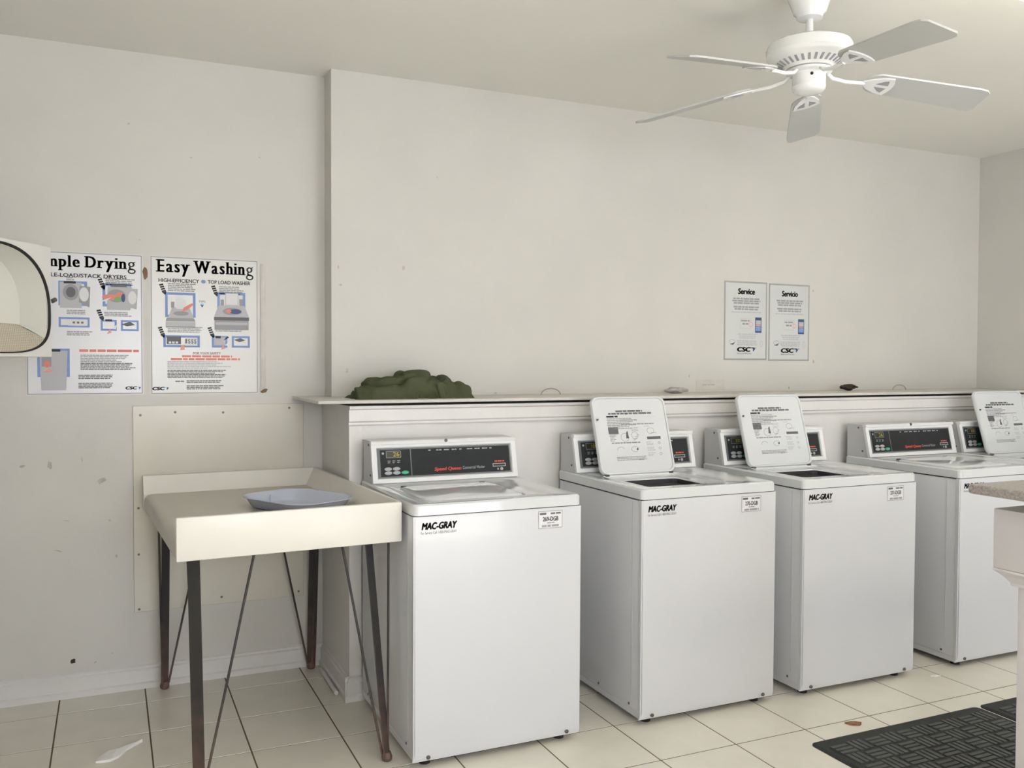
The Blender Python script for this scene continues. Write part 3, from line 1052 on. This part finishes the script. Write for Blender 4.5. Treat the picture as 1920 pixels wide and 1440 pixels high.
def hairpin(foot, bar, rods, wdir):
    f = inv @ Vector((*foot, .012))
    b_ = inv @ Vector((*bar, Z0 + .006))
    wd = Vector((*wdir, 0)).normalized()
    nn = (b_ - f).normalized().cross(wd).normalized()
    bm = B()
    rings = []
    for q, hw in ((0, .020), (.12, .022), (.5, .023), (1, .023)):
        c = f.lerp(b_, q)
        rings.append([c + wd * hw + nn * .0025, c - wd * hw + nn * .0025, c - wd * hw - nn * .0025, c + wd * hw - nn * .0025])
    loops(bm, rings)
    leg = obj('leg', bm, m_leg, t)
    for i, rd in enumerate(rods):
        top = inv @ Vector((*rd, Z0 + .006))
        off = (Vector((top.x - f.x, top.y - f.y, 0)).normalized()) * .016
        obj('brace_rod', tube(B(), [f + off + Vector((0, 0, .012)), f.lerp(top, .5) + off * .5, top], .0045, 8), m_leg, leg, 60)
    bm = B()
    lathe(bm, [(.012, -.012), (.018, -.008), (.0195, .004), (.014, .020)], f.x, f.y, 14)
    for v in bm.verts:
        v.co.z += f.z
    obj('foot', bm, m_leg, leg, 50)


hairpin((.256, 3.040), (.243, 3.060), [(.436, 3.040), (.236, 3.22)], (1, -1))
hairpin((.885, 3.035), (.830, 3.080), [(.727, 3.050), (.900, 3.065)], (1, 1))
hairpin((.206, 4.095), (.214, 4.060), [(.183, 4.060), (.378, 4.070)], (1, 1))
hairpin((.835, 4.095), (.848, 4.060), [(.664, 4.070), (.840, 3.97)], (1, -1))

# plastic tray lying on the table
t2 = thing('plastic_tray', 'shallow pale blue plastic tray lying on the folding table', 'tray', (.655, 3.455, Z1), R(27))
o1 = rrect(-.152, .152, -.205, .205, .100, 10)


def scl(pts, k):
    return [(x * (1 - k / .150), y * (1 - k / .205)) for x, y in pts]


bm = B()
loops(bm, [extr_loop(scl(o1, .040), .0005), extr_loop(scl(o1, .026), .008), extr_loop(scl(o1, .010), .038), extr_loop(o1, .043), extr_loop(scl(o1, .001), .046),
           extr_loop(scl(o1, .013), .042), extr_loop(scl(o1, .030), .011), extr_loop(scl(o1, .043), .0035)])
obj('tray_shell', bm, m_bluetray, t2, 50)
for sy in (-1, 1):
    obj('rib', box(B(), -.003, .003, sy * .168 - .004, sy * .168 + .004, .0035, .034), m_bluetray, t2)


# ------------------------------------------------------------------ cloth on the shelf
def hash2(i, j):
    v = math.sin(i * 127.1 + j * 311.7) * 43758.5453
    return v - math.floor(v)


def vnoise(x, y):
    i, j = math.floor(x), math.floor(y)
    fx, fy = x - i, y - j
    fx, fy = fx * fx * (3 - 2 * fx), fy * fy * (3 - 2 * fy)
    return (hash2(i, j) * (1 - fx) + hash2(i + 1, j) * fx) * (1 - fy) + (hash2(i, j + 1) * (1 - fx) + hash2(i + 1, j + 1) * fx) * fy


def cloth_h(x, y):
    """x 0..0.54, y 0..0.30"""
    bumps = [(.035, .12, .045, .10, .055), (.14, .13, .105, .12, .098), (.29, .14, .115, .12, .126), (.40, .13, .09, .12, .104), (.49, .11, .058, .10, .082)]
    h = 0
    for cx, cy, rx, ry, hh in bumps:
        q = ((x - cx) / rx) ** 2 + ((y - cy) / ry) ** 2
        if q < 1.5:
            h = max(h, hh * max(0, 1 - (q / 1.5) ** 1.6) ** .55)
    return h


def fold(x, y, z):
    wz = z + .03 * vnoise(x * 10 + 5, y * 6) + .25 * x
    f1 = abs(2 * vnoise(x * 6 + wz * 9 + 2, wz * 17 + y * 12 - x * 4) - 1)
    f2 = abs(2 * vnoise(x * 11 - wz * 12 + 9, wz * 26 - y * 14 + x * 5) - 1)
    return -.034 * (1 - min(1, f1 * 1.7)) ** 1.6 - .016 * (1 - min(1, f2 * 1.6)) ** 1.5


bm = B()
NX, NY = 160, 84
grid = []
for i in range(NX + 1):
    row = []
    for j in range(NY + 1):
        x, y = .54 * i / NX, .29 * j / NY
        e = min(1, min(i, NX - i) / 3, min(j, NY - j) / 4)
        h0 = cloth_h(x, y)
        gx, gy = (cloth_h(x + .003, y) - cloth_h(x - .003, y)) / .006, (cloth_h(x, y + .003) - cloth_h(x, y - .003)) / .006
        nv = Vector((-gx, -gy, 1)).normalized()
        fo_ = fold(x, y, h0) * min(1, h0 / .03)
        row.append(bm.verts.new((x + nv.x * fo_, y + nv.y * fo_, max(.0005, (h0 + nv.z * fo_) * e))))
    grid.append(row)
for i in range(NX):
    for j in range(NY):
        q = [grid[i][j], grid[i + 1][j], grid[i + 1][j + 1], grid[i][j + 1]]
        if max(v.co.z for v in q) > .001:
            bm.faces.new(q)
bmesh.ops.delete(bm, geom=[v for v in bm.verts if not v.link_faces], context='VERTS')
cl = obj('olive_garment', bm, m_cloth, None, 180)
cl.location = (.937, 3.66, 1.2535)
tag(cl, 'crumpled olive green garment heaped on the shelf above the first washer', 'clothing')

# wire loops, debris on the shelf
for (x, y, lab) in ((1.955, 3.88, 'thin wire loop standing on the shelf between garment and open lid'), (4.265, 3.88, 'thin wire loop standing on the shelf near the end wall')):
    pts = [(x + .052 * math.cos(R(a)), y, 1.2535 + .030 * math.sin(R(a)) + .0015) for a in range(0, 181, 12)]
    tag(obj('wire_loop', tube(B(), pts, .0028, 8), m_wire, None, 60), lab, 'wire')


def lump(name, x, y, z, rx, ry, rz, m, label, cat, seed):
    bm = B()
    bmesh.ops.create_icosphere(bm, subdivisions=3, radius=1)
    rnd = random.Random(seed)
    ox, oy = rnd.random() * 20, rnd.random() * 20
    for v in bm.verts:
        c = v.co.normalized()
        k = .6 + .8 * vnoise(c.x * 2.3 + ox + c.z * 2, c.y * 2.3 + oy + c.z)
        v.co = (c.x * rx * k, c.y * ry * k, c.z * rz * k)
    zm = min(v.co.z for v in bm.verts)
    for v in bm.verts:
        v.co.z -= zm
    o = obj(name, bm, m, None, 60)
    o.location = (x, y, z)
    return tag(o, label, cat)


lump('plaster_chunk', 2.68, 3.88, 1.2535, .060, .03, .014, m_plaster, 'broken plaster chunk lying on the shelf beside the faded label', 'debris', 4)
lump('dark_hole_lump', 3.88, 3.90, 1.2535, .058, .03, .016, m_hole, 'dark lump on the shelf standing in for a chipped wall hole right of the open lid', 'debris', 9)  # dark lump added in place of a chipped hole in the wall

# ------------------------------------------------------------------ ceiling fan
FX, FY, FZ = 2.25, 2.46, 2.362
t = thing('ceiling_fan', 'white five-blade ceiling fan hanging from the ceiling', 'ceiling fan', (FX, FY, HC))


def zl(z):
    return z - HC


obj('canopy', lathe(B(), [(.082, zl(HC)), (.082, zl(2.712)), (.078, zl(2.706)), (.074, zl(2.690)), (.064, zl(2.665)), (.056, zl(2.642)), (.046, zl(2.632)), (.044, zl(2.622)), (.030, zl(2.618))], n=40), m_fan, t, 40)
obj('downrod', lathe(B(), [(.0125, zl(2.63)), (.0125, zl(2.55))], n=16), m_fan, t, 40)
motor = obj('motor_housing', lathe(B(), [(.020, zl(2.546)), (.085, zl(2.542)), (.126, zl(2.535)), (.142, zl(2.526)), (.147, zl(2.514)), (.147, zl(2.492)), (.142, zl(2.486)), (.141, zl(2.484)), (.137, zl(2.478)), (.118, zl(2.470)), (.085, zl(2.452)), (.080, zl(2.444)), (.060, zl(2.442))], n=48), m_fan, t, 35)
# cooling slots around the lower cone
for k in range(30):
    a = 2 * math.pi * k / 30
    bm = B()
    pr = []
    for r, z in ((.113, 2.4668), (.090, 2.4538)):
        for s in (-1, 1):
            pr.append((r, z, s))
    def q(r, z, s, d_):
        return Vector((r * math.cos(a) - s * .0042 * math.sin(a), r * math.sin(a) + s * .0042 * math.cos(a), zl(z) - d_))
    loops(bm, [[q(.113, 2.4668, -1, d_), q(.113, 2.4668, 1, d_), q(.090, 2.4538, 1, d_), q(.090, 2.4538, -1, d_)] for d_ in (.0016, -.004)])
    obj('vent_slot', bm, m_grey, motor)
hub = obj('switch_housing', lathe(B(), [(.066, zl(2.443)), (.078, zl(2.440)), (.078, zl(2.432)), (.060, zl(2.428)), (.057, zl(2.424)), (.057, zl(2.386)), (.058, zl(2.384)), (.055, zl(2.372)), (.046, zl(2.364)), (.030, zl(2.361))], n=40), m_fan, t, 35)
bm = B()
for s in (0,):
    a = R(237)
    c = Vector((.0575 * math.cos(a), .0575 * math.sin(a), zl(2.414)))
    bmesh.ops.create_icosphere(bm, subdivisions=2, radius=.0055)
    for v in bm.verts:
        v.co += c
obj('switch_hole', bm, m_dark, hub)
for k in range(5):
    ang = R((-17.0, 49.5, 120.5, 191.5, 260.5)[k])
    pitch = R(14)
    ca, sa = math.cos(ang), math.sin(ang)
    ax = Vector((ca, sa, 0))
    ch = Vector((-sa * math.cos(pitch), ca * math.cos(pitch), -math.sin(pitch)))
    nb = ax.cross(ch)

    def BP(r, c, d_, zz=2.360):
        return ax * r + ch * c + nb * d_ + Vector((0, 0, zl(zz) + (.655 - r) * .115))
    # blade outline: rounded root, straight sides, clipped tip
    out = []
    for s in range(13):
        a = R(90 + 180 * s / 12)
        out.append((.262 + .055 * math.cos(a), .056 * math.sin(a)))
    out += [(.612, -.068), (.640, -.064), (.655, -.050), (.655, .050), (.640, .064), (.612, .068)]
    bm = B()
    loops(bm, [[BP(r, c, -.003) for r, c in out], [BP(r, c, .003) for r, c in out]])
    bl = obj('blade', bm, m_blade, t)
    # blade iron: curved arm ending in a pierced fan-shaped plate under the blade
    bm = B()
    p0 = ax * .070 + Vector((0, 0, zl(2.432)))
    p1 = ax * .105 + Vector((0, 0, zl(2.414)))
    p2 = ax * .165 + Vector((0, 0, zl(2.406)))
    p3 = BP(.205, 0, -.008)
    tube(bm, [p0, p0.lerp(p1, .5) + Vector((0, 0, -.006)), p1, p1.lerp(p2, .5) + Vector((0, 0, -.003)), p2, p3], .0070, 8)
    obj('blade_arm', bm, m_fan, bl, 60)
    bm = B()
    hs = [(.205, .0), (.300, .052), (.300, -.052)]
    arc = [(.298 + .012 * math.cos(R(-80 + 160 * s / 10)) * 1.0, .050 * math.sin(R(-80 + 160 * s / 10))) for s in range(11)]
    outer = [(.200, -.010), (.225, -.028), (.262, -.045)] + [(.296 + .014 * (1 - (y / .05) ** 2), y) for y in (-.05, -.03, -.01, .01, .03, .05)] + [(.262, .045), (.225, .028), (.200, .010)]
    loops(bm, [[BP(r, c, -.0085) for r, c in outer], [BP(r, c, -.0035) for r, c in outer]])
    pl = obj('blade_plate', bm, m_fan, bl)
    for s in (-1, 1):
        bm = B()
        tri = [(.245, s * .008), (.290, s * .008), (.282, s * .036), (.268, s * .030)]
        loops(bm, [[BP(r, c, -.0092) for r, c in tri], [BP(r, c, -.0080) for r, c in tri]])
        obj('plate_cutout', bm, m_grey, bl)

# ------------------------------------------------------------------ ceiling light fixture
t = thing('ceiling_light', 'long ceiling light fixture with glowing diffuser beside the fan', 'ceiling light', (2.55, 1.79, HC))
bx('housing', m_fan, t, 0, 1.25, 0, .34, -.03, 0, .004)
bx('diffuser', m_lens, t, .01, 1.24, .01, .33, -.064, -.030, .012, 3)


# ------------------------------------------------------------------ rubber mats
def rubber_mat(label, x0, x1, y0, y1, seed):
    t = thing('rubber_mat', label, 'floor mat', (x0, y0, 0), 0, 'rubber mats on the tiles')
    w_, d_ = x1 - x0, y1 - y0
    o = rrect(0, w_, 0, d_, .028, 5)
    bm = B()
    i1 = rrect(.012, w_ - .012, .012, d_ - .012, .02, 5)
    loops(bm, [extr_loop(o, 0), extr_loop(o, .003), extr_loop(i1, .008)])
    obj('mat_base', bm, m_mat, t)
    bm = B()
    cell, mg = .082, .032
    nx, ny = int((w_ - 2 * mg) / cell), int((d_ - 2 * mg) / cell)
    ox, oy = (w_ - nx * cell) / 2, (d_ - ny * cell) / 2
    for i in range(nx):
        for j in range(ny):
            cx, cy = ox + i * cell, oy + j * cell
            for k in range(3):
                a0, a1 = .004, cell - .004
                b0 = .006 + k * .0240
                b1 = b0 + .0155
                if (i + j) % 2:
                    box(bm, cx + a0, cx + a1, cy + b0, cy + b1, .0079, .0125)
                else:
                    box(bm, cx + b0, cx + b1, cy + a0, cy + a1, .0079, .0125)
    so = obj('basketweave_tread', bm, m_matbar, t)
    so['kind'] = 'stuff'


rubber_mat('black rubber basketweave mat in front of the two open washers', 2.352, 3.238, 1.93, 2.532, 1)
rubber_mat('black rubber basketweave mat half hidden behind the laminate counter leg', 3.250, 4.136, 1.93, 2.535, 2)

# ------------------------------------------------------------------ counter in the right foreground
t = thing('folding_counter', 'white painted counter with speckled laminate top at the right', 'counter', (2.218, 1.775, 0))
bm = box(B(), 0, .80, -1.35, 0, 1.044, 1.072, .009, 3)
obj('countertop', bm, m_counter, t, 40)
bx('apron', m_counterpaint, t, .052, .748, -1.30, -.045, .838, 1.006, .004, 2)
bx('top_block', m_dark, t, .12, .70, -1.24, -.12, 1.006, 1.044)
bm = B()
pr = [(.052, .838), (.052, .832), (.066, .820), (.078, .806), (.084, .798), (.084, .790)]
rings = []
for o_, z in pr:
    rings.append([(o_, -1.352 + o_, z), (.80 - o_, -1.352 + o_, z), (.80 - o_, .007 - o_, z), (o_, .007 - o_, z)])
loops(bm, rings)
obj('moulding', bm, m_counterpaint, t)
bx('leg_panel', m_counterpaint, t, .094, .70, -.150, -.092, 0, .792, .004, 2)
bx('leg_panel', m_counterpaint, t, .094, .70, -1.26, -1.202, 0, .792, .004, 2)
bx('back_panel', m_counterpaint, t, .66, .70, -1.202, -.150, 0, .792)

# ------------------------------------------------------------------ stacked dryer whose open door enters at the left edge
dd = Vector((.5446, .8387, 0))          # from hinge to free edge
dn = Vector((.8387, -.5446, 0))         # towards the room
DWd, DHt, DZ = .56, .396, 1.425
free = Vector((-.188, 3.60, 0))
hg = free - dd * DWd
t = thing('stacked_dryer', 'white stacked dryer at the left with its upper door swung open', 'dryer', (hg.x - .045, hg.y - .02, 0))
o0 = Vector(t.location)
cabx = -.74
bx('cabinet', m_door, t, cabx, 0, -.69, .02, .02, 1.99, .01)
bx('base', m_dark, t, cabx + .03, -.04, -.66, 0, 0, .03)
bx('control_strip', m_panel, t, -.001, .004, -.64, -.03, .98, 1.10)
for zc in (.56, 1.62):
    bm = B()
    n = 32
    loops(bm, [[(x, -.335 + r * math.cos(2 * math.pi * k / n), zc + r * .72 * math.sin(2 * math.pi * k / n)) for k in range(n)] for x, r in ((.002, .25), (.012, .25), (.012, .23), (.003, .22))], cap0=False)
    obj('door_opening', bm, m_steel, t, 40)
bx('lower_door', m_door, t, .013, .04, -.62, -.06, .36, .76, .008)
bx('hinge', m_steel, t, .0, .05, .0, .03, DZ + .06, DZ + .12)
bx('hinge', m_steel, t, .0, .05, .0, .03, DZ + .27, DZ + .33)


def DP(u, v, d_):
    q_ = hg + dd * u + dn * d_ - o0
    return Vector((q_.x, q_.y, DZ + v))


NN = 64
cu, cv = .284, .150


def arch(k, ku=1.0, kv=1.0):
    a = 2 * math.pi * k / NN
    c, s = math.cos(a), math.sin(a)
    e = .85 if s > 0 else .62
    bb = .232 if s > 0 else .138
    u = cu + ku * .266 * math.copysign(abs(c) ** e, c)
    v = cv + kv * bb * math.copysign(abs(s) ** e, s)
    return u, v


def rectpt(k):
    a = 2 * math.pi * k / NN
    c, s = math.cos(a), math.sin(a)
    # ray from (cu,cv) to the door rectangle
    tu = (DWd - cu) / c if c > 1e-9 else (-cu / c if c < -1e-9 else 1e9)
    tv = (DHt - cv) / s if s > 1e-9 else (-cv / s if s < -1e-9 else 1e9)
    q_ = min(tu, tv)
    return cu + q_ * c, cv + q_ * s


bm = B()
rp = [rectpt(k) for k in range(NN)]
# snap nearest samples to corners
for cx_, cy_ in ((0, 0), (DWd, 0), (DWd, DHt), (0, DHt)):
    i = min(range(NN), key=lambda k: (rp[k][0] - cx_) ** 2 + (rp[k][1] - cy_) ** 2)
    rp[i] = (cx_, cy_)
ar = [arch(k) for k in range(NN)]
loops(bm, [[DP(u, v, -.135) for u, v in rp], [DP(u, v, -.004) for u, v in rp],
           [DP(u + (cu - u) * .01, v + (cv - v) * .015, 0) for u, v in rp], [DP(u, v, 0) for u, v in ar]], cap1=False)
door = obj('door', bm, m_door, t, 30)
bm = B()
loops(bm, [[DP(*arch(k, q_, q_), d_) for k in range(NN)] for q_, d_ in ((1.0, -.001), (1.0, .004), (.982, .004), (.970, -.006))], cap0=False, cap1=False)
obj('gasket', bm, m_gasket, door, 40)
# bowl: front loop -> back loop raised at the bottom; lower facets are the perforated sheet
front = [arch(k, .972, .965) for k in range(NN)]
back = []
for k in range(NN):
    u, v = arch(k, .93, .93)
    back.append((u, max(v, .118)))
bmW, bmP = B(), B()
for k in range(NN):
    j = (k + 1) % NN
    low = max(front[k][1], front[j][1]) < .075 and abs((front[k][0] + front[j][0]) / 2 - cu) < .235
    steps = [(0, -.003), (.5, -.055), (1, -.105)] if not low else [(0, -.003), (1, -.105)]
    bt = bmP if low else bmW
    for (s0, d0), (s1, d1) in zip(steps[:-1], steps[1:]):
        def L(i, s):
            e = s ** .8 if not low else s
            return front[i][0] + (back[i][0] - front[i][0]) * e, front[i][1] + (back[i][1] - front[i][1]) * e
        bt.faces.new([bt.verts.new(DP(*L(i, s), d_)) for i, s, d_ in ((k, s0, d0), (j, s0, d0), (j, s1, d1), (k, s1, d1))])
bmW.faces.new([bmW.verts.new(DP(u, v, -.105)) for u, v in back])
for bt in (bmW, bmP):
    bmesh.ops.remove_doubles(bt, verts=bt.verts, dist=1e-5)
obj('door_liner', bmW, m_doorin, door, 50)
obj('perforated_panel', bmP, m_perf, door, 50)
bm = B()
tube(bm, [DP(DWd - .004, .200, .004), DP(DWd + .012, .208, .006)], .008, 8)
obj('latch', bm, m_screw, door)


# ------------------------------------------------------------------ litter on the floor
def flat_scrap(name, pts, z, m, label, cat, lift, seed):
    bm = B()
    rnd = random.Random(seed)
    top = [bm.verts.new((x, y, z + lift * rnd.uniform(.25, 1))) for x, y in pts]
    bot = [bm.verts.new((x, y, z + .0004)) for x, y in pts]
    c0 = sum((Vector((x, y, 0)) for x, y in pts), Vector()) / len(pts)
    ct = bm.verts.new((c0.x, c0.y, z + lift))
    n = len(pts)
    for i in range(n):
        j = (i + 1) % n
        bm.faces.new((top[i], top[j], ct))
        bm.faces.new((bot[i], bot[j], top[j], top[i]))
    bm.faces.new(bot[::-1])
    o = obj(name, bm, m)
    return tag(o, label, cat)


flat_scrap('paper_tissue', [(-.055, 3.425), (-.01, 3.415), (.02, 3.44), (.045, 3.49), (.10, 3.55), (.06, 3.545), (.02, 3.53), (-.015, 3.485), (-.05, 3.45)], 0, m_tissue,
           'crumpled white tissue lying on the floor tiles left of the table', 'tissue', .016, 3)
flat_scrap('dry_leaf', [(2.615, 2.622), (2.625, 2.600), (2.655, 2.582), (2.672, 2.592), (2.66, 2.61), (2.64, 2.615), (2.63, 2.63)], 0, m_leaf,
           'small brown dry leaf on the tiles by the mat edge', 'leaf', .010, 5)
flat_scrap('paper_scrap', [(3.365, 2.868), (3.385, 2.850), (3.415, 2.852), (3.40, 2.862), (3.385, 2.872)], 0, m_tissue,
           'tiny white paper scrap on the tiles in front of the washers', 'paper', .006, 7)
